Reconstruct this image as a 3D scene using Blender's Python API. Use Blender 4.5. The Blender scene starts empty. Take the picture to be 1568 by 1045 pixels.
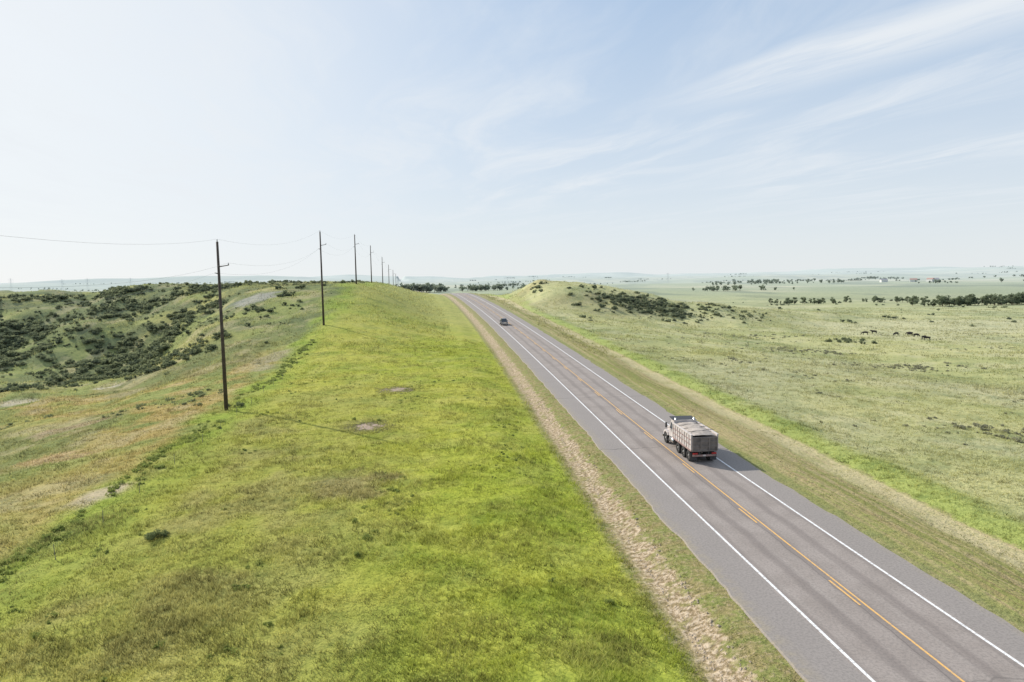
import bpy, math, random
import numpy as np
from mathutils import Vector, Matrix
rng=np.random.default_rng(7); random.seed(7)
sc=bpy.context.scene
CAMH=18.0
# ---------------------------------------------------------------- numpy noise
def _h(ix,iy,seed):
    n=(ix.astype(np.int64)*374761393+iy.astype(np.int64)*668265263+seed*982451653)&0xffffffff
    n=((n^(n>>13))*1274126177)&0xffffffff
    n=n^(n>>16)
    return (n&0xffff)/65535.0
def vn(x,y,seed=0):
    ix=np.floor(x);iy=np.floor(y);fx=x-ix;fy=y-iy
    fx=fx*fx*(3-2*fx);fy=fy*fy*(3-2*fy)
    a=_h(ix,iy,seed);b=_h(ix+1,iy,seed);c=_h(ix,iy+1,seed);d=_h(ix+1,iy+1,seed)
    return (a*(1-fx)+b*fx)*(1-fy)+(c*(1-fx)+d*fx)*fy-0.5
def fbm(x,y,seed=0,o=4):
    r=0;a=1
    for i in range(o):
        r=r+a*vn(x*(2**i)+17.3*i,y*(2**i)-9.1*i,seed+i);a*=0.5
    return r
def ss(a,b,x):
    t=np.clip((x-a)/(b-a),0,1);return t*t*(3-2*t)
def sp(x): return np.where(x>30,x,np.log1p(np.exp(np.minimum(x,30))))
# ---------------------------------------------------------------- terrain
KX=8.5e-5
XC=21.7
HZ=(0.50,0.555,0.56)  # distance haze tint, painted into ground and foliage base colour
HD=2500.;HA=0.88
def xr(y):
    yc=np.clip(y,0,450);return XC-KX*yc*yc-2*KX*450*np.maximum(y-450,0)*0.999
def zr(y):
    b=0.026*20*sp((y-60)/20.)
    b=b-0.066*25*sp((y-430)/25.)
    return -5+2*sp((b+5)/2.)
def G(x,y,cx,cy,sx,sy,rot=0):
    c,s_=math.cos(rot),math.sin(rot);dx=x-cx;dy=y-cy
    u=(dx*c+dy*s_)/sx;v=(-dx*s_+dy*c)/sy
    return np.exp(-(u*u+v*v))
def H(x,y):
    x=np.asarray(x,float);y=np.asarray(y,float)
    s=x-xr(y);l=-s;z0=zr(y)
    d=np.hypot(x,y)
    far=ss(700,3000,d)
    plainR=-4.2+1.6*fbm(x/90.,y/90.,3,3)+far*(-3+22*fbm(x/800.,y/600.,5,4)) + ss(4000,8000,d)*np.maximum(0,12+150*fbm(x/2300.,y/2300.,9,4))
    wr=ss(14,95,s)
    R=z0*(1-wr)+plainR*wr-1.3*ss(7,16.5,s)*(1-wr)+0.5*G(s,y*0,19,0,2.5,1)
    wl=ss(40,115,l)
    valley=-6.5+2.2*fbm(x/45.,y/45.,11,4)
    L=z0*(1-wl)+valley*wl-0.8*ss(7,10,l)*(1-ss(11,17,l))
    hz=16.3+1.6*fbm(x/60.,y/60.,21,3)-3.0*ss(-125,-175,x)
    hz=np.minimum(hz,17.0)
    gul=22*fbm(x/34.,y/120.,31,3)
    foot=112+85*ss(-45,-100,x)+gul
    crest=foot+ (245-112)*(1-0.25*ss(-45,-100,x))
    my=ss(0,1,(y-foot)/(crest-foot))*(1-ss(390,640,y))
    mx=ss(16,54,l)*(1-ss(500,900,-x))
    m=my*mx
    L=L*(1-m)+hz*m
    L=L+3.8*fbm(x/20.,y/20.,41,4)*ss(52,100,l)*(1-far)*(1-0.75*ss(13,16.5,L))
    lf=ss(600,1200,y)+ss(700,1200,-x);lf=np.clip(lf,0,1)
    L=L*(1-lf)+plainR*lf
    z=np.where(s>0,R,L)
    mw=ss(10,34,s)
    mz=12.5*G(x,y,54,338,30,46)+12*G(x,y,84,325,26,36,0.2)+6.5*G(x,y,122,305,30,26)+3.0*G(x,y,165,330,35,30)
    z=z+mw*14.0*np.tanh(mz/12.)
    z=z+mw*2.6*fbm(x/15.,y/15.,51,3)*np.clip(G(x,y,90,320,70,60)*1.4,0,1)
    off=ss(7.6,12,np.abs(s))
    z=z+off*(0.40*fbm(x/9.,y/9.,61,3))*(1-0.5*(l>0)*(l<45))
    near=(1-ss(7.2,9,np.abs(s)))
    z=z*(1-near)+(z0-0.09)*near
    return z
def Hs(x,y): return float(H(np.array([x]),np.array([y]))[0])
def qf(x,y): return x+27.6+0.026*y
# ---------------------------------------------------------------- land colours (low frequency, per vertex)
def lp(t,a,b):
    t=np.clip(t,0,1)[:,None];a=np.asarray(a,float);b=np.asarray(b,float)
    return a*(1-t)+b*t
def zcol(x,y):
    n80=fbm(x/85.,y/85.,101,3);n20=fbm(x/22.,y/22.,102,4);n5=fbm(x/5.,y/5.,103,3);n2=fbm(x/2.2,y/2.2,104,2)
    nL=fbm(x/12.,y/30.,105,3);n6=fbm(x/7.,y/7.,106,4)
    d=np.hypot(x,y)
    s=x-xr(y);l=-s;q=qf(x,y)+3.0*n5+3*n20
    A=lp(ss(-.25,.25,n20),(0.365,0.395,0.050),(0.435,0.425,0.078))
    A=lp(ss(-.05,.35,n5)*0.6,A,(0.280,0.340,0.050))
    A=lp(ss(.0,.3,n2)*0.45,A,(0.46,0.435,0.12))
    A=lp(ss(60,25,y)*ss(.25,-.15,n20)*0.5,A,(0.28,0.36,0.06))
    ol=ss(20,38,l)*ss(125,70,y)
    A=lp(ol*(0.45+0.5*ss(-.2,.2,n5)),A,(0.350,0.320,0.105))
    A=lp(ss(30,12,l)*ss(110,60,y)*0.35,A,(0.34,0.42,0.05))
    A=lp(ss(150,240,y)*0.6,A,(0.40,0.385,0.13))
    B=lp(ss(-.2,.2,n20),(0.370,0.350,0.115),(0.275,0.300,0.095))
    B=lp(ss(-.12,.12,n80+0.12)*ss(-.25,.1,n5)*ss(185,130,y)*0.85,B,(0.45,0.325,0.125))
    B=lp(ss(.0,.25,nL)*0.6,B,(0.18,0.20,0.08))
    B=lp(ss(-.05,.22,n6)*0.7*ss(120,190,y),B,(0.15,0.175,0.075))
    B=lp(ss(.15,.32,n5)*0.5,B,(0.47,0.40,0.23))
    C=lp(ss(-.25,.2,n20),(0.49,0.47,0.215),(0.395,0.40,0.165))
    C=lp(ss(.0,.3,nL)*0.7,C,(0.285,0.31,0.13))
    C=lp(ss(-.02,.25,n80)*0.6,C,(0.56,0.52,0.32))
    C=lp(ss(.05,.3,n5)*0.5,C,(0.52,0.49,0.28))
    nA=fbm(x/300.,y/420.,107,4);nB=fbm(x/900.,y/700.,108,3)
    ff=ss(350,900,d)
    C2=lp(ss(-.15,.15,nA),(0.50,0.465,0.28),(0.33,0.355,0.18));C2=lp(ss(.05,.2,nB)*0.5,C2,(0.25,0.285,0.15))
    C2=lp(ss(.08,.22,fbm(x/60.,y/160.,109,3))*0.7,C2,(0.15,0.18,0.10))
    C=C*(1-ff)[:,None]+C2*ff[:,None];B=B*(1-ff)[:,None]+C2*ff[:,None]
    fl=ss(-3.5,-0.5,q)*ss(6,2,q)*(0.35+0.5*ss(-.2,.2,n5))
    left=lp(ss(-1.5,1.5,q)*(1-ss(500,800,d)),B,A);left=lp(fl,left,(0.28,0.36,0.055))
    C=lp(ss(22.,18.5,s+2*n5)*0.75*(1-ff),C,(0.33,0.39,0.09))
    mg=np.clip(G(x,y,75,325,50,50)*1.5,0,1)
    C=lp(mg*ss(-.1,.2,n20)*0.7,C,(0.40,0.33,0.15))
    for (cx,cy,rx,ry,c) in ((-76,160,3.5,4,(0.60,0.54,0.44)),(-92,150,7,2,(0.52,0.45,0.34)),(-60,215,7,9,(0.38,0.36,0.31)),(-30,60,1.8,5,(0.52,0.43,0.30)),(-38,140,3,8,(0.38,0.33,0.2)),(-9,59,4,4,(0.33,0.28,0.12)),(-44,78,4,3,(0.50,0.36,0.2)),(-55,100,5,3,(0.42,0.32,0.2))):
        r=np.hypot((x-cx)/rx,(y-cy)/ry)+1.2*n5+n2*0.8
        left=lp(ss(1.1,0.6,r)*0.85,left,c)
    return np.where((s>0)[:,None],C,left)
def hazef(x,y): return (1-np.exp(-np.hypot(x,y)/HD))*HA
def hazec(c,x,y): return lp(hazef(x,y),c,HZ)  # fades a base colour to the haze tint with distance from origin
def axis(lo_end,hi_end,lo,hi,step,g):
    a=list(np.arange(lo,hi+1e-6,step));st=step;v=hi
    while v<hi_end: st*=g;v+=st;a.append(v)
    st=step;v=lo;b=[]
    while v>lo_end: st*=g;v-=st;b.append(v)
    return np.array(b[::-1]+a)
# ---------------------------------------------------------------- node helpers
class NT:
    def __init__(s,nt): s.nt=nt
    def n(s,t): return s.nt.nodes.new(t)
    def link(s,a,b): s.nt.links.new(a,b)
    def set(s,inp,v):
        if isinstance(v,bpy.types.NodeSocket): s.link(v,inp)
        else: inp.default_value=v
    def m(s,op,a,b=0.0,c=None,clamp=False):
        n=s.n('ShaderNodeMath');n.operation=op;n.use_clamp=clamp
        s.set(n.inputs[0],a);s.set(n.inputs[1],b)
        if c is not None:s.set(n.inputs[2],c)
        return n.outputs[0]
    def mr(s,x,a,b,c=0.,d=1.,smooth=True):
        n=s.n('ShaderNodeMapRange')
        if smooth:n.interpolation_type='SMOOTHSTEP'
        s.set(n.inputs[0],x)
        for i,v in enumerate((a,b,c,d)): s.set(n.inputs[i+1],v)
        return n.outputs[0]
    def mix(s,f,a,b,bt='MIX'):
        n=s.n('ShaderNodeMix');n.data_type='RGBA';n.blend_type=bt
        s.set(n.inputs[0],f)
        for i,v in ((6,a),(7,b)):
            if isinstance(v,tuple) and len(v)==3:v=v+(1,)
            s.set(n.inputs[i],v)
        return n.outputs[2]
    def noise(s,vec,scale,det=3,rough=0.55,dist=0.0):
        n=s.n('ShaderNodeTexNoise');s.set(n.inputs['Vector'],vec)
        n.inputs['Scale'].default_value=scale;n.inputs['Detail'].default_value=det
        n.inputs['Roughness'].default_value=rough;n.inputs['Distortion'].default_value=dist
        return n.outputs[0]
    def comb(s,x,y,z=0.0):
        n=s.n('ShaderNodeCombineXYZ');s.set(n.inputs[0],x);s.set(n.inputs[1],y);s.set(n.inputs[2],z);return n.outputs[0]
    def sep(s,v):
        n=s.n('ShaderNodeSeparateXYZ');s.link(v,n.inputs[0]);return n.outputs
    def attr(s,nm,out='Fac'):
        n=s.n('ShaderNodeAttribute');n.attribute_name=nm;return n.outputs[out]
def newmat(name):
    m=bpy.data.materials.new(name);m.use_nodes=True;nt=m.node_tree;nt.nodes.clear()
    N=NT(nt);out=N.n('ShaderNodeOutputMaterial');return m,N,out
# ground
gm,N,out=newmat('ground_grassland')
P=N.n('ShaderNodeNewGeometry').outputs['Position'];x,y,z=N.sep(P);P2=N.comb(x,y,0.0)
s=N.attr('s');hf=N.attr('hf')
n1=N.noise(P2,0.9,3,0.6);n05=N.noise(P2,3.2,4,0.7)
nb=N.noise(P2,0.16,4,0.65)
col=N.attr('Col','Color')
col=N.mix(N.mr(n1,0.52,0.72,0,0.5),col,N.mix(1.0,col,(1.25,1.15,1.2),'MULTIPLY'))
col=N.mix(N.mr(n1,0.47,0.34,0,0.5),col,N.mix(1.0,col,(0.55,0.62,0.6),'MULTIPLY'))
col=N.mix(N.mr(nb,0.50,0.64,0,0.6),col,N.mix(1.0,col,(0.60,0.68,0.65),'MULTIPLY'))
sw=N.m('ADD',s,N.m('MULTIPLY',N.m('SUBTRACT',n1,0.5),1.8));lw=N.m('MULTIPLY',sw,-1.0)
st=N.noise(N.comb(s,N.m('MULTIPLY',y,0.02)),1.1,3,0.65)
st2=N.noise(N.comb(s,N.m('MULTIPLY',y,0.03)),3.4,2,0.6)
D=N.mix(N.mr(st,0.42,0.60),(0.280,0.280,0.090),(0.440,0.360,0.185))
D=N.mix(N.mr(st2,0.50,0.62,0,0.65),D,(0.32,0.24,0.125))
D=N.mix(N.mr(n1,0.5,0.66,0,0.65),D,(0.28,0.30,0.095))
edge=N.m('MULTIPLY',N.mr(s,12.9,14.2),N.mr(s,17.0,15.8))
D=N.mix(N.m('MULTIPLY',edge,N.mr(nb,0.35,0.55,0.35,0.8)),D,(0.53,0.46,0.27))
D=N.mix(N.m('MULTIPLY',N.mr(s,8.4,6.4),N.mr(n1,0.3,0.6,0.3,0.9)),D,(0.24,0.25,0.10))
E=N.mix(N.mr(n1,0.42,0.6),(0.290,0.245,0.110),(0.235,0.250,0.080))
E=N.mix(N.mr(n05,0.50,0.65,0,0.7),E,(0.40,0.32,0.20))
F=N.mix(N.mr(n05,0.42,0.62),(0.31,0.225,0.135),(0.58,0.47,0.34))
F=N.mix(N.mr(n1,0.52,0.64,0,0.8),F,(0.28,0.25,0.10))
col=N.mix(N.m('MULTIPLY',N.mr(s,0.0,0.1),N.mr(sw,16.9,16.2)),col,D)
col=N.mix(N.m('MULTIPLY',N.mr(lw,0.0,0.1),N.mr(lw,11.5,10.6)),col,E)
soil=N.m('MULTIPLY',N.m('MULTIPLY',N.mr(lw,8.1,8.7),N.mr(lw,10.6,9.8)),N.mr(nb,0.32,0.50,0.45,0.97))
col=N.mix(soil,col,F)
for (cx,cy,rx,ry,c) in ((-9.9,80,2.0,1.9,(0.46,0.35,0.28)),(-8.4,104,2.0,2.2,(0.44,0.34,0.28))):
    dx=N.m('DIVIDE',N.m('SUBTRACT',x,cx),rx);dy=N.m('DIVIDE',N.m('SUBTRACT',y,cy),ry)
    r=N.m('SQRT',N.m('ADD',N.m('MULTIPLY',dx,dx),N.m('MULTIPLY',dy,dy)))
    r=N.m('ADD',r,N.m('MULTIPLY',N.m('SUBTRACT',n1,0.5),3.6));r=N.m('ADD',r,N.m('MULTIPLY',N.m('SUBTRACT',n05,0.5),2.6))
    col=N.mix(N.mr(r,1.85,1.1,0,0.8),col,(0.10,0.085,0.05));col=N.mix(N.mr(r,0.75,0.5,0,0.9),col,c)
col=N.mix(N.mr(n05,0.36,0.52,0.45,0.0),col,N.mix(1.0,col,(0.38,0.45,0.35),'MULTIPLY'))
col=N.mix(hf,col,HZ)  # aerial haze painted into the ground colour, no volume
b=N.n('ShaderNodeBsdfDiffuse');N.link(col,b.inputs[0])
bp=N.n('ShaderNodeBump');bp.inputs['Strength'].default_value=0.6;bp.inputs['Distance'].default_value=0.8
N.link(N.m('ADD',N.m('MULTIPLY',n05,0.4),N.m('MULTIPLY',n1,0.5)),bp.inputs['Height']);N.link(bp.outputs[0],b.inputs['Normal']);N.link(b.outputs[0],out.inputs[0])
def leafmat(name):
    m,N,out=newmat(name);c=N.attr('Col','Color')
    d=N.n('ShaderNodeBsdfDiffuse');t=N.n('ShaderNodeBsdfTranslucent');N.link(c,d.inputs[0]);N.link(c,t.inputs[0])
    ms=N.n('ShaderNodeMixShader');ms.inputs[0].default_value=0.45;N.link(d.outputs[0],ms.inputs[1]);N.link(t.outputs[0],ms.inputs[2]);N.link(ms.outputs[0],out.inputs[0]);return m
grm=leafmat('grass_blades')
def foliage(name,c1,c2_,cd):
    m=leafmat(name);m['c']=[*c1,*c2_,*cd];return m
leafm=foliage('shrub_leaves',(0.11,0.145,0.062),(0.19,0.225,0.095),(0.045,0.065,0.035))
hillm=foliage('hill_shrub_leaves',(0.135,0.165,0.090),(0.235,0.26,0.125),(0.065,0.085,0.055))
greym=foliage('brush_leaves',(0.22,0.22,0.145),(0.32,0.31,0.20),(0.10,0.11,0.075))
weedm=foliage('weed_leaves',(0.21,0.27,0.065),(0.31,0.35,0.10),(0.09,0.13,0.045))
def simple(name,c,rough=0.6,metal=0.0,var=0.15,scale=6.0,spec=0.5,dirt=None):
    m,N,out=newmat(name)
    tc=N.n('ShaderNodeTexCoord');n=N.noise(tc.outputs['Object'],scale,5,0.6)
    dk=dirt or tuple(v*(1-2*var) for v in c)
    cc=N.mix(N.mr(n,0.35,0.68),c,dk)
    p=N.n('ShaderNodeBsdfPrincipled');N.link(cc,p.inputs['Base Color']);p.inputs['Roughness'].default_value=rough;p.inputs['Metallic'].default_value=metal
    if 'Specular IOR Level' in p.inputs:p.inputs['Specular IOR Level'].default_value=spec
    N.link(p.outputs[0],out.inputs[0]);return m
barkm=simple('bark',(0.12,0.09,0.07),0.9)
# ---------------------------------------------------------------- mesh from arrays
def setcol(me,C):
    a=me.color_attributes.new(name='Col',type='FLOAT_COLOR',domain='POINT')
    a.data.foreach_set('color',np.concatenate([C,np.ones((len(C),1))],1).astype(np.float32).ravel())
def soup(name,V,k,mats,matidx=None,col=None):
    n=len(V);f=n//k
    me=bpy.data.meshes.new(name)
    me.vertices.add(n);me.vertices.foreach_set('co',V.astype(np.float32).ravel())
    me.loops.add(n);me.loops.foreach_set('vertex_index',np.arange(n,dtype=np.int32))
    me.polygons.add(f);me.polygons.foreach_set('loop_start',np.arange(0,n,k,dtype=np.int32))
    try: me.polygons.foreach_set('loop_total',np.full(f,k,dtype=np.int32))
    except Exception: pass
    for m in mats:me.materials.append(m)
    if matidx is not None: me.polygons.foreach_set('material_index',matidx.astype(np.int32))
    if col is not None: setcol(me,col)
    me.update(calc_edges=True)
    o=bpy.data.objects.new(name,me);sc.collection.objects.link(o);return o
# terrain
xs=axis(-16000,16000,-125,125,1.0,1.03);ys=axis(-2500,17000,-10,150,1.0,1.016)
X,Y=np.meshgrid(xs,ys);Z=H(X,Y)
nx,ny=len(xs),len(ys)
me=bpy.data.meshes.new('ground')
V=np.stack([X,Y,Z],-1).reshape(-1,3)
me.vertices.add(len(V));me.vertices.foreach_set('co',V.astype(np.float32).ravel())
i=np.arange(ny-1)[:,None]*nx+np.arange(nx-1)[None,:]
F=np.stack([i,i+1,i+1+nx,i+nx],-1).reshape(-1,4)
me.loops.add(F.size);me.loops.foreach_set('vertex_index',F.astype(np.int32).ravel())
me.polygons.add(len(F));me.polygons.foreach_set('loop_start',np.arange(0,F.size,4,dtype=np.int32))
try: me.polygons.foreach_set('loop_total',np.full(len(F),4,dtype=np.int32))
except Exception: pass
me.polygons.foreach_set('use_smooth',np.ones(len(F),dtype=bool))
xf=V[:,0];yf=V[:,1]
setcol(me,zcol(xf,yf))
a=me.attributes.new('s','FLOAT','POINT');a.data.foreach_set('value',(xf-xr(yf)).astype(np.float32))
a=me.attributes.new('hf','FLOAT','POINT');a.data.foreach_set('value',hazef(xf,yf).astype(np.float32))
me.materials.append(gm);me.update(calc_edges=True)
o=bpy.data.objects.new('ground',me);sc.collection.objects.link(o)
print('terrain',len(V))
# ---------------------------------------------------------------- road
def strip(name,s0,s1,ysamp,dz,mat,skirt=0.0,jit=0.0,parent=None):
    vs=[];fs=[];uv=[]
    for yy in ysamp:
        y_=float(yy);z=float(zr(np.array(y_)))+dz;c=float(xr(np.array(y_)))
        j0=j1=0
        if jit: j0=(vn(np.array(y_*0.35),np.array(3.0),5)+0.7*vn(np.array(y_*1.3),np.array(3.0),6))*jit;j1=(vn(np.array(y_*0.35),np.array(9.0),7)+0.7*vn(np.array(y_*1.3),np.array(9.0),8))*jit
        row=[(c+s0+j0,y_,z),(c+s1+j1,y_,z)];us=[s0,s1]
        if skirt: row=[(c+s0+j0-0.15,y_,z-skirt)]+row+[(c+s1+j1+0.15,y_,z-skirt)];us=[s0-.15,s0,s1,s1+.15]
        vs+=row;uv+=[(u,y_) for u in us]
    k=4 if skirt else 2
    for r in range(len(ysamp)-1):
        for c_ in range(k-1):
            a=r*k+c_;fs.append((a,a+1,a+1+k,a+k))
    m=bpy.data.meshes.new(name);m.from_pydata(vs,[],fs);u=m.uv_layers.new(name='UVMap')
    for lp_ in m.loops:u.data[lp_.index].uv=uv[lp_.vertex_index]
    m.materials.append(mat);o=bpy.data.objects.new(name,m);sc.collection.objects.link(o)
    if parent:o.parent=parent
    return o
rm,N,out=newmat('asphalt')
uvn=N.n('ShaderNodeUVMap');s,v,_=N.sep(uvn.outputs[0])
sv=N.comb(s,v,0.0)
base=N.mix(N.mr(N.noise(sv,0.35,4,0.6),0.35,0.65),(0.280,0.240,0.215),(0.330,0.285,0.258))
ab=N.m('ABSOLUTE',s)
tr=N.m('COSINE',N.m('MULTIPLY',N.m('SUBTRACT',ab,0.95),2*math.pi/1.8))
stn=N.noise(N.comb(N.m('MULTIPLY',s,1.0),N.m('MULTIPLY',v,0.03)),1.6,4,0.65)
inl=N.mr(ab,3.7,3.4)
base=N.mix(N.m('MULTIPLY',N.m('MULTIPLY',N.mr(tr,0.2,-1.0,0,0.6),inl),N.mr(stn,0.3,0.6,0.4,1)),base,(0.165,0.137,0.125))
base=N.mix(N.mr(stn,0.5,0.75,0,0.4),base,(0.37,0.33,0.30))
sh=N.mr(ab,3.75,3.95)
base=N.mix(N.m('MULTIPLY',sh,0.8),base,(0.272,0.245,0.228))
base=N.mix(N.m('MULTIPLY',N.mr(ab,5.3,6.4),N.mr(N.noise(sv,1.5,3),0.4,0.6,0.2,0.85)),base,(0.32,0.275,0.21))
cy=N.m('ADD',v,N.m('MULTIPLY',N.noise(N.comb(s,N.m('MULTIPLY',v,0.3)),0.9,3),1.2))
fr=N.m('PINGPONG',cy,6.7)
cr=N.mr(fr,0.10,0.03)
cr=N.m('MULTIPLY',cr,N.mr(N.noise(N.comb(0.0,N.m('MULTIPLY',v,0.08)),1.3,1),0.42,0.5))
lc=N.m('ABSOLUTE',N.m('ADD',N.m('ADD',s,0.25),N.m('MULTIPLY',N.m('SUBTRACT',N.noise(N.comb(0.0,v),0.6,3),0.5),0.3)))
cr=N.m('MAXIMUM',cr,N.m('MULTIPLY',N.mr(lc,0.05,0.02),0.6))
base=N.mix(N.m('MULTIPLY',cr,0.7),base,(0.07,0.062,0.06))
base=N.mix(N.mr(N.noise(sv,7.0,3,0.75),0.35,0.6,0.4,0.0),base,(0.12,0.11,0.105))
p=N.n('ShaderNodeBsdfPrincipled');N.link(base,p.inputs['Base Color']);p.inputs['Roughness'].default_value=0.9
N.link(p.outputs[0],out.inputs[0])
def paint(name,c):
    m,N,out=newmat(name);uvn=N.n('ShaderNodeUVMap')
    n=N.noise(uvn.outputs[0],5.0,4,0.7)
    cc=N.mix(N.mr(n,0.48,0.66,0,0.75),c,(0.30,0.27,0.25))
    p=N.n('ShaderNodeBsdfPrincipled');N.link(cc,p.inputs['Base Color']);p.inputs['Roughness'].default_value=0.7
    N.link(p.outputs[0],out.inputs[0]);return m
whitem=paint('white_paint',(0.80,0.80,0.80));yelm=paint('yellow_paint',(0.74,0.43,0.13))
ysam=np.concatenate([np.arange(-60,140,1.0),np.arange(140,1300,4.0)])
road=strip('highway_road',-6.4,6.0,ysam,0.0,rm,skirt=0.2,jit=0.28)
strip('edge_line_a',-3.75,-3.59,ysam,0.010,whitem,parent=road)
strip('edge_line_b',3.58,3.74,ysam,0.010,whitem,parent=road)
strip('center_line_solid',0.09,0.21,ysam,0.010,yelm,parent=road)
yy=-40.0;k=0
while yy<600:
    strip('center_dash_%d'%k,-0.21,-0.09,np.arange(yy,yy+3.01,1.0) ,0.010,yelm,parent=road);yy+=12.2;k+=1
# ---------------------------------------------------------------- grass tufts
def tufts(name,n,dmin,dmax,nb,keep,hh,ww,ang=(-62,62),rs=1.0):
    u=rng.random(n);d=dmin*(dmax/dmin)**(u**0.85)
    a=np.radians(rng.uniform(ang[0],ang[1],n)+5)
    x=d*np.sin(a);y=d*np.cos(a)
    k=keep(x,y);x=x[k];y=y[k];d=d[k];n=len(x)
    z=H(x,y);s=x-xr(y)
    hsc=(0.7+0.6*rng.random(n))*hh(x,y)*(0.75+1.1*(fbm(x/5.,y/5.,71,2)+0.4))
    wsc=ww*(0.8+d/90.)
    C=zcol(x,y)
    C=np.where(((s>6)&(s<16.6))[:,None],np.array([0.34,0.32,0.13]),C);C=np.where(((s<-6)&(s>-10.6))[:,None],np.array([0.27,0.26,0.09]),C)
    tv=0.98+0.65*fbm(x/1.6,y/1.6,81,3)+0.22*rng.standard_normal(n)
    yl=np.clip(0.5+fbm(x/2.6,y/2.6,85,2)+0.25*rng.standard_normal(n),0,1)
    C=lp(yl*0.45,C,(0.52,0.49,0.18))*np.clip(tv,0.35,1.5)[:,None]
    C=hazec(C,x,y)  # haze painted into the blade colour
    az=rng.uniform(0,2*np.pi,(n,nb));r=rng.random((n,nb))*0.26*(0.7+d/80.)[:,None]*rs
    bx=x[:,None]+r*np.cos(az);by=y[:,None]+r*np.sin(az)
    az2=rng.uniform(0,2*np.pi,(n,nb));w=wsc[:,None]*rng.uniform(0.6,1.2,(n,nb))
    h=hsc[:,None]*rng.uniform(0.5,1.1,(n,nb));lean=h*rng.uniform(0.2,1.1,(n,nb));la=rng.uniform(0,2*np.pi,(n,nb))
    zz=np.broadcast_to(z[:,None]-0.03,(n,nb))
    p0=np.stack([bx-w*np.cos(az2),by-w*np.sin(az2),zz],-1);p1=np.stack([bx+w*np.cos(az2),by+w*np.sin(az2),zz],-1)
    p2=np.stack([bx+lean*np.cos(la),by+lean*np.sin(la),zz+h],-1)
    V=np.stack([p0,p1,p2],2).reshape(-1,3)
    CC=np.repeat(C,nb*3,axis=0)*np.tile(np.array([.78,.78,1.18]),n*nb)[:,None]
    print(name,len(V)//3)
    return soup(name,V,3,[grm],col=np.clip(CC,0,0.65))
def keepF(x,y):
    s=x-xr(y)
    dens=np.where(s<-10.2,1.0,np.where(s>16.6,0.8,0.0))
    dens=np.where((s>6.2)&(s<=16.6),0.4,dens);dens=np.where((s<-6.5)&(s>=-8.3),0.5,dens)
    dens=np.where((s<-8.3)&(s>=-10.2),0.10,dens)
    dens=dens*np.clip(1.0+1.6*fbm(x/2.4,y/2.4,88,3),0.15,1)
    for cx,cy,r in((-9.9,80,1.9),(-8.4,104,1.9),(-30,60,2.0)): dens=np.where(np.hypot(x-cx,y-cy)<r,0.12,dens)
    return (rng.random(len(x))<dens)&(y>8)
def hF(x,y):
    s=x-xr(y)
    return np.where((s>-10.6)&(s<16.6),0.10,np.where(s>0,0.24,0.26))
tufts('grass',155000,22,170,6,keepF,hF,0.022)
def keepM(x,y):
    s=x-xr(y);return (np.abs(s+5)>13.5)&(rng.random(len(x))<np.clip(0.6+2.0*fbm(x/9.,y/9.,89,3),0.1,1))
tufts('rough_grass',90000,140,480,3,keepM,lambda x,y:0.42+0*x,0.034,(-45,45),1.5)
# ---------------------------------------------------------------- foliage templates (quad soups)
def quads(P,size,rg):
    n=len(P);a=rg.standard_normal((n,3));a/=np.linalg.norm(a,axis=1)[:,None]
    b_=rg.standard_normal((n,3));b_-=(b_*a).sum(1)[:,None]*a;b_/=np.linalg.norm(b_,axis=1)[:,None]
    s=(size*rg.uniform(0.6,1.3,n))[:,None];a=a*s;b_=b_*s*0.7
    return np.stack([P-a-b_,P+a-b_,P+a+b_,P-a+b_],1).reshape(-1,3)
def cyl(p0,p1,r0,r1,k=5):
    p0=np.array(p0,float);p1=np.array(p1,float);d=p1-p0;d/=np.linalg.norm(d)
    u=np.cross(d,[0.3,1,0.2]);u/=np.linalg.norm(u);w=np.cross(d,u);o=[]
    for i in range(k):
        a0=2*np.pi*i/k;a1=2*np.pi*(i+1)/k
        c0=np.cos(a0)*u+np.sin(a0)*w;c1=np.cos(a1)*u+np.sin(a1)*w
        o+=[p0+c0*r0,p0+c1*r0,p1+c1*r1,p1+c0*r1]
    return np.array(o)
def bush_t(nl,leaf,rg,hgt=1.0,lob=6):
    L=[];Vr=[]
    for i in range(lob):
        a=rg.uniform(0,6.28);r=rg.uniform(0,0.85);c=np.array([r*np.cos(a),r*np.sin(a),rg.uniform(0.2,0.75)*hgt]);R=rg.uniform(0.25,0.5)
        m=nl//lob;dv=rg.standard_normal((m,3));dv/=np.linalg.norm(dv,axis=1)[:,None]
        P=c+dv*R*rg.uniform(0.55,1.1,m)[:,None]*np.array([1,1,0.8])
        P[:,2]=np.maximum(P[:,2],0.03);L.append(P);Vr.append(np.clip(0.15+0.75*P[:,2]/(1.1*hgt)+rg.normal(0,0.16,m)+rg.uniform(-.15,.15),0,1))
    P=np.concatenate(L);v=np.repeat(np.concatenate(Vr),4);Q=quads(P,leaf,rg)
    mi=np.zeros(len(P));st=[]
    for i in range(4):
        a=rg.uniform(0,6.28);st.append(cyl((0,0,-0.05),(0.4*np.cos(a),0.4*np.sin(a),0.5*hgt),0.04,0.015,3))
    S=np.concatenate(st);Q=np.concatenate([Q,S]);v=np.concatenate([v,np.full(len(S),0.3)]);mi=np.concatenate([mi,np.ones(len(S)//4)])
    return Q,v,mi
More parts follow.
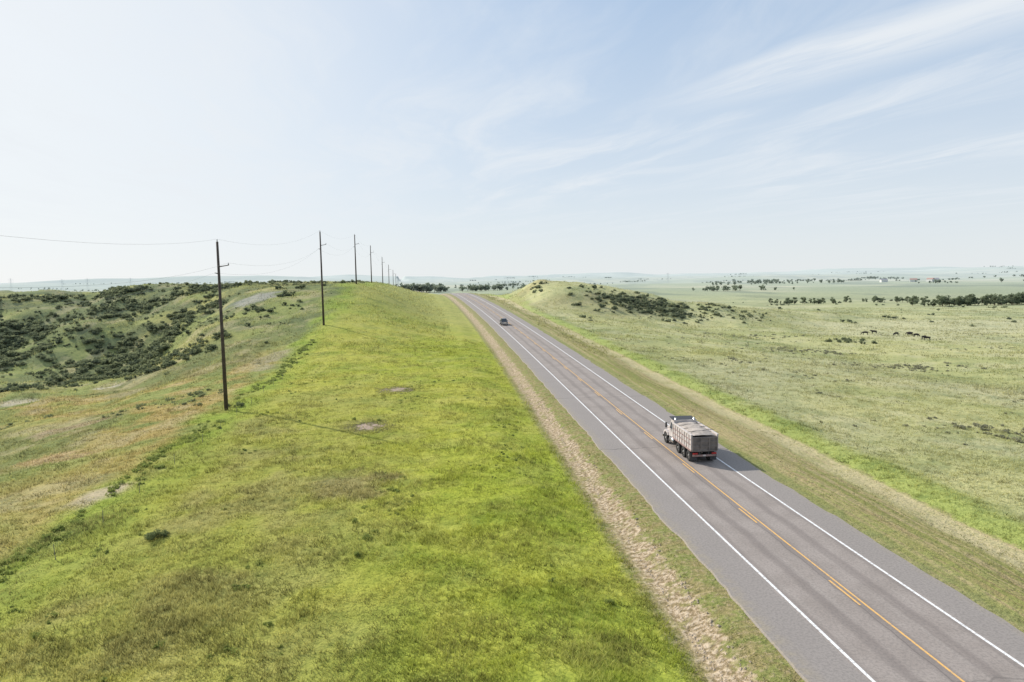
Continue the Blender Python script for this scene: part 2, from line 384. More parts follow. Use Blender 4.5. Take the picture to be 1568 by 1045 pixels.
def tree_t(nl,leaf,rg,slim=1.0):
    parts=[cyl((0,0,-0.03),(0.01,0.0,0.35),0.028,0.02,6),cyl((0.01,0,0.35),(0.0,0.02,0.75),0.02,0.008,5)]
    L=[];Vr=[]
    for i in range(9):
        a=rg.uniform(0,6.28);r=rg.uniform(0.05,0.27)*slim;h=rg.uniform(0.32,0.86);r*=1.25-abs(h-0.55)*1.4
        c=np.array([r*np.cos(a),r*np.sin(a),h]);parts.append(cyl((0,0,max(0.2,h-0.22)),c,0.012,0.004,3))
        R=rg.uniform(0.11,0.19);m=nl//9;dv=rg.standard_normal((m,3));dv/=np.linalg.norm(dv,axis=1)[:,None]
        P=c+dv*R*rg.uniform(0.5,1.05,m)[:,None]*np.array([1,1,0.85]);L.append(P)
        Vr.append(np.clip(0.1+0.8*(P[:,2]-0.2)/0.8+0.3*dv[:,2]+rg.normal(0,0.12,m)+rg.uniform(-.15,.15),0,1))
    P=np.concatenate(L);v=np.repeat(np.concatenate(Vr),4);Q=quads(P,leaf,rg);mi=np.zeros(len(P));S=np.concatenate(parts)
    return np.concatenate([Q,S]),np.concatenate([v,np.full(len(S),.3)]),np.concatenate([mi,np.ones(len(S)//4)])
def mass(name,T,x,y,sc_,mats,zs=1.0,sink=0.05,vv=None):
    x=np.array(x,float);y=np.array(y,float);n=len(x)
    if n==0:return
    z=H(x,y);rot=rng.uniform(0,6.28,n);ti=rng.integers(0,len(T),n);Vs=[];vs=[];ms=[]
    vv=np.zeros(n) if vv is None else vv
    for k,(Q,v,mi) in enumerate(T):
        ix=np.where(ti==k)[0]
        if len(ix)==0:continue
        c=np.cos(rot[ix])[:,None];s_=np.sin(rot[ix])[:,None];S=np.asarray(sc_)[ix][:,None]
        st=rng.uniform(0.8,1.25,(len(ix),1))
        px=(Q[None,:,0]*c-Q[None,:,1]*s_)*S*st+x[ix][:,None];py=(Q[None,:,0]*s_+Q[None,:,1]*c)*S*st+y[ix][:,None];pz=Q[None,:,2]*S*zs+z[ix][:,None]-sink*S
        Vs.append(np.stack([px,py,pz],-1).reshape(-1,3));vs.append(np.clip(v[None,:]+vv[ix][:,None],0,1).ravel());ms.append(np.tile(mi,len(ix)))
    V=np.concatenate(Vs);v=np.concatenate(vs);print(name,n,len(V)//4)
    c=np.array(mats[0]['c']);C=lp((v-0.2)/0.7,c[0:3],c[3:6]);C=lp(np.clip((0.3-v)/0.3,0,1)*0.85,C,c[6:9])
    C=hazec(C,V[:,0],V[:,1])  # leaf colour carries painted distance haze
    return soup(name,V,4,mats,np.concatenate(ms),C)
rg=np.random.default_rng(3)
TB=[bush_t(240,0.11,rg) for _ in range(6)]
TBn=[bush_t(1200,0.045,rg,0.9,8) for _ in range(3)]
TL=[bush_t(90,0.13,rg,0.6) for _ in range(6)]
TT=[tree_t(520,0.035,rg) for _ in range(5)]
TTf=[tree_t(110,0.075,rg,1.3) for _ in range(5)]
def scatter(n,cx,cy,sx,sy,rot=0):
    u=rng.standard_normal(n)*sx;v=rng.standard_normal(n)*sy;c,s_=math.cos(rot),math.sin(rot)
    return cx+u*c-v*s_,cy+u*s_+v*c
# left hill scrub: broken patches that follow the draws
N0=14000
x=rng.uniform(-420,-34,N0);y=rng.uniform(160,330,N0)
nz=fbm(x/14.,y/11.,91,4)+0.5*fbm(x/50.,y/40.,92,2)
zz=H(x,y);gx=(H(x+4,y)-H(x-4,y))/8;gy=(H(x,y+4)-H(x,y-4))/8
slope=np.hypot(gx,gy)
lim=0.17-0.16*ss(0.05,0.2,slope)+0.32*ss(14.8,16.6,zz)+0.4*ss(-50,-36,x)-0.14*ss(-90,-125,x)*ss(250,200,y)
k=(nz>lim)|(rng.random(N0)<0.035)
print('thicket',k.sum())
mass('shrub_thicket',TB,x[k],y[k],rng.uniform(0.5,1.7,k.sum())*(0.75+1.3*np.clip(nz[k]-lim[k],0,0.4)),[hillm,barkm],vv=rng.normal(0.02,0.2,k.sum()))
x=rng.uniform(-300,-36,9000);y=rng.uniform(75,320,9000);k=fbm(x/12.,y/12.,95,4)>0.17+0.1*ss(150,90,y)
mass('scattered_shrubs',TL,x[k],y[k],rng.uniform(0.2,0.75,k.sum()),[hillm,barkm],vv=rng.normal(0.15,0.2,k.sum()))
y=rng.uniform(35,165,420);x=-27.6-0.026*y+rng.normal(0,0.8,420);k=fbm(x/3.,y/7.,96,3)>0.0
mass('fence_line_weeds',TL,x[k],y[k],rng.uniform(0.2,0.5,k.sum()),[weedm,barkm])
y=rng.uniform(28,120,1200);x=rng.uniform(-26,8,1200);k=fbm(x/6.,y/6.,97,3)>0.28
mass('field_weeds',TL,x[k],y[k],rng.uniform(0.12,0.32,k.sum()),[weedm,barkm],vv=rng.normal(-0.1,0.2,k.sum()))
x=rng.uniform(42,240,4500);y=rng.uniform(40,330,4500);k=fbm(x/10.,y/10.,98,3)>0.25
mass('pasture_weeds',TL,x[k],y[k],rng.uniform(0.15,0.45,k.sum()),[greym,barkm],vv=rng.normal(-0.05,0.2,k.sum()))
x=rng.uniform(110,340,2600);y=rng.uniform(200,520,2600);k=fbm(x/16.,y/16.,198,3)>0.42
mass('pasture_scrub',TB,x[k],y[k],rng.uniform(0.5,1.4,k.sum()),[hillm,barkm],vv=rng.normal(0.0,0.15,k.sum()))
def shrub(x,y,s,mat=leafm,T=TBn,nm='shrub'):
    return mass(nm,[T[rng.integers(len(T))]],[x],[y],np.array([s]),[mat,barkm])
for (x,y,s) in ((-21.0,48.0,0.75),(-20.3,48.6,0.45),(-29.6,96.8,0.8),(-31.4,97.5,0.6)): shrub(x,y,s)
for (x,y,s) in ((-6.0,46,0.4),(-5.6,47,0.3),(-6.3,43,0.38),(-7.2,49,0.35),(8.5,36,0.3),(-12.0,84,0.4),(-9.0,83,0.35)): shrub(x,y,s,weedm,nm='weed_clump')
# mound shrubs
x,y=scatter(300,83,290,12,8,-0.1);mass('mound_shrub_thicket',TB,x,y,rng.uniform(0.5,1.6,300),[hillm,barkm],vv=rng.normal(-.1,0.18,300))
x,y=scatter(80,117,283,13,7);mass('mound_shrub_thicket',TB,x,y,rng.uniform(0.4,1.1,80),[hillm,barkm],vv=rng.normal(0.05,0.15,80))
x,y=scatter(12,41,322,2.5,5);mass('mound_shrub_thicket',TB,x,y,rng.uniform(0.8,1.6,12),[hillm,barkm])
shrub(48.5,246,1.5,hillm,TB);shrub(50.5,244,1.0,hillm,TB);shrub(49,236,0.8,hillm,TB)
for (cx,cy,sx,sy,n,s0,s1) in ((97,178,6,4,60,0.3,0.75),(106,148,7,3,60,0.3,0.7),(66,76,3.0,2.5,35,0.25,0.6),(100,225,10,5,40,0.3,0.7),(60,140,3,2,8,0.3,0.6)):
    x,y=scatter(n,cx,cy,sx,sy);mass('pasture_brush',TL,x,y,rng.uniform(s0,s1,n),[greym,barkm],vv=rng.normal(-.05,.15,n))
x,y=scatter(20,128,208,4,3);mass('pasture_shrubs',TB,x,y,rng.uniform(0.5,1.2,20),[hillm,barkm])
def row(name,x0,y0,x1,y1,n,h0,h1,j,T=TT):
    t=rng.random(n);x=x0+(x1-x0)*t+rng.normal(0,j,n);y=y0+(y1-y0)*t+rng.normal(0,j,n)
    mass(name,T,x,y,rng.uniform(h0,h1,n),[leafm,barkm],sink=0.12,vv=rng.normal(0,0.1,n))
row('tree_row',300,408,480,396,130,4.0,9.0,6)
row('tree_row',238,480,330,464,38,3.0,6.5,9)
row('tree_row',330,880,420,870,22,5,10,16,TTf)
row('tree_row',-75,1180,-12,1200,34,11,19,10,TTf)
row('tree_row',20,1150,90,1180,26,9,14,8,TTf)
# distant shelter belts and groves
bx=[];by=[]
for i in range(80):
    a=math.radians(rng.uniform(-48,46));d=1300*(7500/1300.)**rng.random()
    if rng.random()<0.5: L_=rng.uniform(40,120);th_=L_*0.4
    else: L_=rng.uniform(100,420)*(d/2500+0.3);th_=12
    n=int(rng.uniform(8,34));t=rng.uniform(-.5,.5,n)
    an=rng.uniform(-0.3,0.3);bx.append(d*math.sin(a)+t*L_*math.cos(an)+rng.normal(0,th_*.4,n));by.append(d*math.cos(a)+t*L_*math.sin(an)+rng.normal(0,th_,n))
bx=np.concatenate(bx);by=np.concatenate(by);k=np.abs(bx-xr(by))>20;bx=bx[k];by=by[k]
mass('distant_trees',TTf,bx,by,rng.uniform(4,11,len(bx)),[leafm,barkm],sink=0.12)
# ---------------------------------------------------------------- object helpers
import bmesh
def empty(name,loc=(0,0,0),rotz=0):
    e=bpy.data.objects.new(name,None);sc.collection.objects.link(e);e.location=loc;e.rotation_euler=(0,0,rotz);return e
def addmesh(name,verts,faces,mat,parent=None,bevel=0.0,smooth=False,loc=(0,0,0)):
    m=bpy.data.meshes.new(name);m.from_pydata(verts,[],faces);m.update()
    bm=bmesh.new();bm.from_mesh(m);bmesh.ops.recalc_face_normals(bm,faces=bm.faces)
    bm.to_mesh(m);bm.free()
    m.materials.append(mat);o=bpy.data.objects.new(name,m);sc.collection.objects.link(o);o.location=loc
    if parent:o.parent=parent
    if bevel:
        b=o.modifiers.new('b','BEVEL');b.width=bevel;b.segments=2;b.limit_method='ANGLE'
    if smooth:
        for p in m.polygons:p.use_smooth=True
    return o
def box(name,x0,x1,y0,y1,z0,z1,mat,parent=None,bevel=0.0,tx=0,ty=0):
    v=[(x0,y0,z0),(x1,y0,z0),(x1,y1,z0),(x0,y1,z0),(x0+tx,y0+ty,z1),(x1-tx,y0+ty,z1),(x1-tx,y1-ty,z1),(x0+tx,y1-ty,z1)]
    f=[(0,3,2,1),(4,5,6,7),(0,1,5,4),(1,2,6,5),(2,3,7,6),(3,0,4,7)]
    return addmesh(name,v,f,mat,parent,bevel)
def profx(name,prof,x0,x1,mat,parent=None,bevel=0.0,inset=0.0,zin=99):
    n=len(prof)
    v=[(x0+(inset if z>zin else 0),y,z) for y,z in prof]+[(x1-(inset if z>zin else 0),y,z) for y,z in prof]
    f=[tuple(range(n)),tuple(range(2*n-1,n-1,-1))]+[(i,(i+1)%n,(i+1)%n+n,i+n) for i in range(n)]
    return addmesh(name,v,f,mat,parent,bevel)
def cylo(name,p0,p1,r0,r1,mat,parent=None,k=16,caps=True,smooth=True):
    p0=Vector(p0);p1=Vector(p1);d=(p1-p0).normalized();u=d.orthogonal().normalized();w=d.cross(u)
    v=[];f=[]
    for i in range(k):
        a=2*math.pi*i/k;c=u*math.cos(a)+w*math.sin(a);v+=[tuple(p0+c*r0),tuple(p1+c*r1)]
    for i in range(k):
        j=(i+1)%k;f.append((2*i,2*j,2*j+1,2*i+1))
    if caps:f+=[tuple(2*i for i in range(k))[::-1],tuple(2*i+1 for i in range(k))]
    o=addmesh(name,v,f,mat,parent)
    if smooth:
        for p in o.data.polygons:
            if len(p.vertices)==4:p.use_smooth=True
    return o
def wheel(name,x,y,r,w,parent,side,tyre,hub):
    prof=[(0,r*0.55),(0,r*0.9),(w*0.12,r),(w*0.88,r),(w,r*0.9),(w,r*0.55)]
    k=24;v=[];f=[]
    for i in range(k):
        a=2*math.pi*i/k
        for (px_,pr) in prof: v.append((x+side*(px_-w),y+pr*math.cos(a),r+pr*math.sin(a)))
    m=len(prof)
    for i in range(k):
        j=(i+1)%k
        for c in range(m-1): f.append((i*m+c,i*m+c+1,j*m+c+1,j*m+c))
    addmesh(name,v,f,tyre,parent)
    cylo(name+'_rim',(x-side*w*0.95,y,r),(x-side*0.06,y,r),r*0.57,r*0.57,hub,parent,20)
    cylo(name+'_hub',(x-side*0.07,y,r),(x-side*-0.01,y,r),r*0.2,r*0.16,hub,parent,12)
tyre=simple('tyre_rubber',(0.03,0.03,0.03),0.85);hubm=simple('wheel_metal',(0.45,0.45,0.45),0.35,0.8)
white=simple('white_truck_paint',(0.62,0.56,0.53),0.4,0,0.14,1.5);dark=simple('dark_steel',(0.05,0.05,0.055),0.6)
rust=simple('bed_stripe',(0.33,0.22,0.20),0.6,0,0.2,2.0);glass=simple('window_glass',(0.03,0.04,0.05),0.08,0,0.05,1,0.8)
chrome=simple('chrome',(0.7,0.7,0.7),0.2,1.0,0.05);redl=simple('tail_light_red',(0.5,0.02,0.02),0.3);load=simple('tarp_load',(0.47,0.41,0.36),0.9,0,0.18,1.6)
gate=simple('tailgate_grey',(0.20,0.17,0.155),0.6,0,0.2,2.0);amber=simple('amber_lamp',(0.7,0.3,0.03),0.3)
def place_on_road(y,s):
    x=float(xr(np.array(float(y))))+s;return x,float(zr(np.array(float(y))))+0.01
# ---------------------------------------------------------------- dump truck (front = +Y)
y0=60.2;x0,z0=place_on_road(y0,1.85)
T=empty('dump_truck',(x0,y0,z0),math.atan(2*KX*y0))
T.rotation_euler[0]=math.atan(0.014)
for sx in(-1,1):
    box('frame_rail_%d'%sx,sx*0.45-0.06,sx*0.45+0.06,0.3,8.5,0.75,1.02,dark,T)
box('bed_floor',-1.2,1.2,0.25,5.35,1.05,1.25,dark,T,0.02)
for sx in(-1,1):
    xa,xb=(sx*1.25,sx*1.17) if sx<0 else (sx*1.17,sx*1.25)
    box('bed_side_%d'%sx,xa,xb,0.2,5.4,1.15,2.62,white,T,0.01)
    xa,xb=sorted((sx*1.16,sx*1.33));box('top_rail_%d'%sx,xa,xb,0.15,5.45,2.60,2.74,white,T,0.02)
    xa,xb=sorted((sx*1.20,sx*1.31));box('bottom_rail_%d'%sx,xa,xb,0.2,5.4,1.12,1.27,rust,T,0.02)
    for i,yy in enumerate(np.linspace(0.25,5.3,9)):
        xa,xb=sorted((sx*1.252,sx*1.31));box('rib_%d_%d'%(sx,i),xa,xb,yy-0.05,yy+0.05,1.272,2.598,white,T)
    for j,zz_ in enumerate((1.72,2.18)):
        xa,xb=sorted((sx*1.251,sx*1.285));box('stripe_%d_%d'%(sx,j),xa,xb,0.31,5.24,zz_-0.05,zz_+0.05,rust,T)
box('tailgate',-1.17,1.17,0.12,0.2,1.15,2.5,gate,T,0.01)
for j,zz_ in enumerate((1.2,1.62,2.04,2.44)): box('tailgate_rail_%d'%j,-1.2,1.2,0.05,0.118,zz_-0.06,zz_+0.06,gate,T,0.01)
for j,xx in enumerate((-1.14,-0.4,0.4,1.14)): box('tailgate_post_%d'%j,xx-0.06,xx+0.06,0.03,0.116,1.262,2.38,gate,T)
for sx in(-1,1):
    box('tail_light_bar_%d'%sx,sx*0.9-0.22,sx*0.9+0.22,0.1,0.2,0.86,1.0,redl,T,0.01)
    box('mud_flap_%d'%sx,sx*0.95-0.3,sx*0.95+0.3,0.42,0.44,0.2,0.95,dark,T)
box('rear_bumper',-1.1,1.1,0.2,0.32,0.62,0.8,rust,T,0.01)
box('license_plate',-0.15,0.15,0.185,0.198,0.64,0.78,white,T)
box('headboard',-1.17,1.17,5.32,5.4,1.15,2.95,white,T,0.01)
profx('cab_shield',[(5.41,2.86),(5.41,2.95),(6.75,3.05),(6.75,2.98)],-1.15,1.15,dark,T)
nxg,nyg=14,30;vv=[];ff=[]
for j in range(nyg):
    for i_ in range(nxg):
        u=i_/(nxg-1);w=j/(nyg-1);hh=0.32*math.sin(math.pi*u)**0.6*(0.35+0.65*math.sin(math.pi*w)**0.4)
        hh+=0.10*float(fbm(np.array(u*4.),np.array(w*9.),13,3))
        vv.append((-1.16+2.32*u,0.22+5.08*w,2.58+hh))
for j in range(nyg-1):
    for i_ in range(nxg-1):
        a=j*nxg+i_;ff.append((a,a+1,a+1+nxg,a+nxg))
addmesh('load_tarp',vv,ff,load,T,smooth=True)
for j,yy in enumerate((1.2,2.5,3.8)): cylo('tarp_bow_%d'%j,(-1.2,yy,2.78),(1.2,yy,2.93),0.025,0.025,dark,T,8)
profx('cab_body',[(5.6,0.95),(5.6,2.5),(5.7,2.72),(6.75,2.72),(7.12,1.95),(7.2,1.9),(7.2,0.95)],-1.05,1.05,white,T,0.04,0.1,2.2)
box('cab_roof_panel',-0.93,0.93,5.68,6.72,2.722,2.76,dark,T,0.01)
profx('hood',[(7.16,0.95),(7.16,1.88),(8.5,1.66),(8.66,1.5),(8.66,0.8),(7.9,0.8)],-0.72,0.72,white,T,0.06)
for sx in(-1,1):
    xa,xb=sorted((sx*0.70,sx*1.15))
    profx('fender_%d'%sx,[(7.2,1.0),(7.35,1.25),(7.7,1.38),(8.25,1.34),(8.6,1.1),(8.66,0.75),(8.5,0.75),(8.4,1.0),(8.15,1.18),(7.8,1.2),(7.5,1.08),(7.35,0.9)],xa,xb,white,T,0.02)
    v=[(sx*1.056,5.95,1.85),(sx*1.056,6.85,1.85),(sx*1.0,6.62,2.5),(sx*0.975,5.95,2.5)]
    xo=0.02*sx;addmesh('side_window_%d'%sx,[(a+xo,b_,c) for a,b_,c in v],[(0,1,2,3)],glass,T)
    xa,xb=sorted((sx*1.055,sx*1.075));box('door_seam_%d'%sx,xa,xb,5.82,5.85,1.0,2.4,dark,T)
    box('mirror_%d'%sx,sx*1.42-0.09,sx*1.42+0.09,6.9,7.0,1.85,2.4,dark,T,0.02)
    cylo('mirror_arm_a_%d'%sx,(sx*1.0,6.9,2.42),(sx*1.42,6.95,2.38),0.02,0.02,chrome,T,6)
    cylo('mirror_arm_b_%d'%sx,(sx*1.0,6.9,1.8),(sx*1.42,6.95,1.87),0.02,0.02,chrome,T,6)
    cylo('exhaust_stack_%d'%sx,(sx*0.95,5.5,1.0),(sx*0.95,5.5,3.15),0.075,0.075,chrome,T,12)
    cylo('fuel_tank_%d'%sx,(sx*0.95,5.3,0.78),(sx*0.95,6.6,0.78),0.3,0.3,chrome,T,20)
    box('step_%d'%sx,sx*0.98-0.2,sx*0.98+0.2,6.65,7.1,0.5,0.56,dark,T)
    box('headlight_%d'%sx,sx*0.85-0.12,sx*0.85+0.12,8.62,8.7,0.92,1.1,chrome,T,0.02)
    for i,yy in enumerate((1.15,2.5,4.0)):
        wheel('wheel_%d_%d'%(sx,i),sx*1.22,yy,0.51,0.28,T,sx,tyre,hubm)
        if i<2: wheel('wheel_inner_%d_%d'%(sx,i),sx*0.90,yy,0.51,0.28,T,sx,tyre,hubm)
    wheel('front_wheel_%d'%sx,sx*1.15,7.95,0.52,0.3,T,sx,tyre,hubm)
    for i,yy in enumerate((1.15,2.5)):
        cylo('mud_guard_axle_%d_%d'%(sx,i),(0,yy,0.51),(sx*0.9,yy,0.51),0.09,0.09,dark,T,8)
addmesh('windshield',[(-0.93,7.11,2.02),(0.93,7.11,2.02),(0.86,6.82,2.62),(-0.86,6.82,2.62)],[(0,1,2,3)],glass,T)
addmesh('rear_window',[(-0.5,5.585,2.0),(0.5,5.585,2.0),(0.5,5.585,2.4),(-0.5,5.585,2.4)],[(0,1,2,3)],glass,T)
box('front_bumper',-1.2,1.2,8.68,8.85,0.5,0.8,chrome,T,0.03)
box('grille',-0.5,0.5,8.66,8.7,0.85,1.48,dark,T,0.01)
for j in range(5): box('marker_lamp_%d'%j,-0.6+0.3*j-0.04,-0.6+0.3*j+0.04,6.4,6.5,2.762,2.81,amber,T)
# ---------------------------------------------------------------- pickup (front = -Y, oncoming)
black=simple('dark_car_paint',(0.03,0.035,0.045),0.25)
y1=205.0;x1,z1=place_on_road(y1,-2.1)
Pk=empty('pickup_truck',(x1,y1,z1),math.atan(2*KX*y1));Pk.rotation_euler[0]=math.atan(0.026)
profx('body',[(-2.8,0.5),(-2.85,0.95),(-2.7,1.12),(-1.35,1.2),(2.75,1.22),(2.8,0.55),(2.2,0.45),(-2.3,0.42)],-0.98,0.98,black,Pk,0.06)
profx('cabin',[(-1.4,1.19),(-0.6,1.86),(0.75,1.9),(1.1,1.21)],-0.9,0.9,black,Pk,0.05,0.13,1.5)
addmesh('windshield',[(-0.82,-1.33,1.27),(0.82,-1.33,1.27),(0.68,-0.70,1.80),(-0.68,-0.70,1.80)],[(0,1,2,3)],glass,Pk)
for sx in(-1,1):
    addmesh('side_glass_%d'%sx,[(sx*0.915,-1.0,1.28),(sx*0.915,0.85,1.28),(sx*0.80,0.65,1.78),(sx*0.80,-0.5,1.78)],[(0,1,2,3)],glass,Pk)
    box('headlight_%d'%sx,sx*0.75-0.18,sx*0.75+0.18,-2.9,-2.82,0.8,0.98,chrome,Pk,0.02)
    xa,xb=sorted((sx*0.99,sx*1.18));box('mirror_%d'%sx,xa,xb,-0.95,-0.8,1.2,1.42,black,Pk,0.02)
    wheel('wheel_f_%d'%sx,sx*1.0,-1.85,0.4,0.28,Pk,sx,tyre,hubm);wheel('wheel_r_%d'%sx,sx*1.0,1.85,0.4,0.28,Pk,sx,tyre,hubm)
box('grille',-0.5,0.5,-2.9,-2.83,0.7,1.02,chrome,Pk,0.01);box('bumper',-0.98,0.98,-2.98,-2.84,0.42,0.62,chrome,Pk,0.03)
box('bed_recess',-0.8,0.8,1.25,2.65,1.221,1.226,dark,Pk)
# ---------------------------------------------------------------- utility poles + wires
wood=simple('pole_wood',(0.085,0.065,0.055),0.9,0,0.2,3.0);ins=simple('insulator',(0.25,0.25,0.27),0.4);wirem=simple('wire',(0.30,0.30,0.30),0.5)
poles=[(-28.5,14,22.5,None),(-30.7,95,22.8,None),(-31.2,172,None,29.8),(-33.3,250,None,33.9),(-36.8,330,None,33.9),(-39.2,410,None,31.0),(-42.5,490,None,28.0),(-46,570,None,25.5),(-50,650,None,23),(-54,730,None,20)]
tops=[]
for (xx,yy,hh,zt) in poles:
    zg=Hs(xx,yy)
    top=zt if zt else zg+hh
    h=top-zg
    e=empty('utility_pole',(xx,yy,zg))
    cylo('pole_shaft',(0,0,-0.5),(0,0,h),0.27,0.15,wood,e,12)
    cylo('arm',(0.1,0,h-3.3),(1.35,0,h-3.1),0.07,0.05,wood,e,8)
    cylo('insulator_a',(1.3,0,h-3.1),(1.3,0,h-2.8),0.09,0.05,ins,e,8)
    cylo('insulator_b',(-0.15,0,h-4.2),(-0.55,0,h-4.1),0.08,0.05,ins,e,8)
    cylo('insulator_c',(0,0,h),(0,0,h+0.35),0.07,0.05,ins,e,8)
    tops.append((xx,yy,top))
cu=bpy.data.curves.new('power_lines','CURVE');cu.dimensions='3D';cu.bevel_depth=0.008;cu.bevel_resolution=1
for (dx,dz,sag) in((0,0.35,1.9),(1.3,-2.8,2.2),(-0.55,-4.1,2.3)):
    pts=[]
    for a,b_ in zip(tops[:-1],tops[1:]):
        for t in np.linspace(0,1,14,endpoint=False):
            pts.append((a[0]+(b_[0]-a[0])*t+dx,a[1]+(b_[1]-a[1])*t,a[2]+(b_[2]-a[2])*t+dz-4*sag*t*(1-t)))
    sp_=cu.splines.new('POLY');sp_.points.add(len(pts)-1)
    for p_,c in zip(sp_.points,pts):p_.co=(*c,1)
cu.materials.append(wirem);o=bpy.data.objects.new('power_lines',cu);sc.collection.objects.link(o)
# fence
fe=[];fm=simple('fence_post_wood',(0.22,0.20,0.16),0.9)
yy=24.0;fp=[]
while yy<190:
    xx=-24.2-0.040*yy;zg=Hs(xx,yy);hh=1.05+random.uniform(-.1,.1)
    lx=random.uniform(-.08,.08);fe.append(cyl((xx,yy,zg-0.2),(xx+lx,yy,zg+hh),0.028,0.022,5));fp.append((xx,yy,zg));yy+=random.uniform(6.5,8.5)
for a,b_ in zip(fp[:-1],fp[1:]):
    for hz in(0.45,0.8,1.0): fe.append(cyl((a[0],a[1],a[2]+hz),(b_[0],b_[1],b_[2]+hz),0.003,0.003,3))
Vf=np.concatenate(fe);soup('wire_fence',Vf,4,[fm])
# soil clods
n=3000;y=18*(160/18.)**rng.random(n);x=xr(y)-9.2+rng.normal(0,0.45,n);z=H(x,y);r=rng.uniform(0.03,0.12,n)
base=np.array([[1,0,0],[0,1,0],[-1,0,0],[0,-1,0],[0,0,0.9],[0,0,-0.7]]);fc=[(0,1,4),(1,2,4),(2,3,4),(3,0,4)]
V=np.array([base[vi] for f in fc for vi in f])[None]*np.ones((n,1,1))
ro=rng.uniform(0,6.28,n);c=np.cos(ro)[:,None];s_=np.sin(ro)[:,None];st=rng.uniform(0.7,1.6,(n,1))
P=np.stack([(V[:,:,0]*c*st-V[:,:,1]*s_)*r[:,None]+x[:,None],(V[:,:,0]*s_*st+V[:,:,1]*c)*r[:,None]+y[:,None],V[:,:,2]*r[:,None]*0.8+z[:,None]-0.01],-1).reshape(-1,3)
soup('soil_clods',P,3,[simple('soil_clod',(0.50,0.40,0.29),0.95,0,0.2,1.0)])
# ---------------------------------------------------------------- cows
cowm=simple('cow_hide',(0.022,0.017,0.015),0.8)
def cow(x,y,rot,graze):
    if graze: nk=[(0,0.95,0.95,.17),(0,1.22,0.55,.12),(0,1.36,0.28,.12),(0,1.5,0.06,.08)]
    else: nk=[(0,0.98,1.25,.18),(0,1.22,1.40,.13),(0,1.45,1.38,.12),(0,1.72,1.22,.08)]
    pts=[(0,-0.75,1.12,.27),(0,-0.2,1.02,.36),(0,0.3,1.0,.36),(0,0.65,1.08,.29)]+nk
    ed=[(i,i+1) for i in range(7)]
    def add(p,frm): pts.append(p);ed.append((frm,len(pts)-1));return len(pts)-1
    for sx in(-1,1):
        a=add((sx*.2,-.75,.9,.18),0);a=add((sx*.23,-.62,.66,.12),a);a=add((sx*.21,-.88,.44,.07),a);a=add((sx*.21,-.82,.1,.05),a);add((sx*.21,-.78,.02,.06),a)
        a=add((sx*.2,.62,.82,.14),3);a=add((sx*.19,.62,.45,.075),a);a=add((sx*.19,.60,.1,.05),a);add((sx*.19,.63,.02,.06),a)
        a=add((sx*.2,nk[1][1]+0.05,nk[1][2]+0.08,.04),5)
    a=add((0,-1.02,1.15,.05),0);a=add((0,-1.08,.8,.03),a);add((0,-1.08,.5,.045),a)
    m=bpy.data.meshes.new('cow');m.from_pydata([p[:3] for p in pts],ed,[]);m.materials.append(cowm)
    o=bpy.data.objects.new('cow',m);sc.collection.objects.link(o)
    o.modifiers.new('sk','SKIN')
    for i_,p in enumerate(pts):
        sv=m.skin_vertices[0].data[i_];sv.radius=(p[3],p[3]);sv.use_root=(i_==0)
    sb=o.modifiers.new('sub','SUBSURF');sb.levels=1;sb.render_levels=1
    o.location=(x,y,Hs(x,y));o.rotation_euler=(0,0,rot)
for (x,y,r_,g) in ((147,230,1.3,True),(153,234,1.5,False),(156,226,1.8,True),(159,223,-1.2,True),(152,205,1.2,False),(154,209,2.0,True),(157,217,-1.5,True),(161,226,0.6,True)):
    cow(x,y,r_,g)
# ---------------------------------------------------------------- farm buildings
wallw=simple('white_siding',(0.66,0.66,0.64),0.7,0,0.05);roofg=simple('grey_roof',(0.38,0.38,0.40),0.6);roofr=simple('red_roof',(0.45,0.30,0.26),0.6)
def house(nm,x,y,w,l,h,wm,rmm,rot=0):
    e=empty(nm,(x,y,Hs(x,y)),rot)
    box('walls',-w/2,w/2,-l/2,l/2,-0.5,h,wm,e)
    r=h+w*0.32;v=[(-w/2-.3,-l/2-.3,h+0.01),(w/2+.3,-l/2-.3,h+0.01),(0,-l/2-.3,r),(-w/2-.3,l/2+.3,h+0.01),(w/2+.3,l/2+.3,h+0.01),(0,l/2+.3,r)]
    addmesh('roof',v,[(0,1,2),(3,5,4),(0,2,5,3),(1,4,5,2),(0,3,4,1)],rmm,e)
    box('door',-0.6,0.6,-l/2-0.04,-l/2-0.003,0,2.2,dark,e)
    for i_,xx in enumerate((-w/3,w/3)): box('window_%d'%i_,xx-0.6,xx+0.6,-l/2-0.03,-l/2-0.003,1.2,2.4,glass,e)
house('farmhouse',1085,1460,10,14,5,wallw,roofr,0.4);house('farmhouse',1105,1470,10,13,5,wallw,roofg,1.2);house('farmhouse',1000,1500,10,14,5,wallw,roofg,1.4)
house('farmhouse',1030,1440,10,14,5,wallw,roofr,1.0)
steel=simple('galvanised_steel',(0.55,0.58,0.60),0.5,0.1)
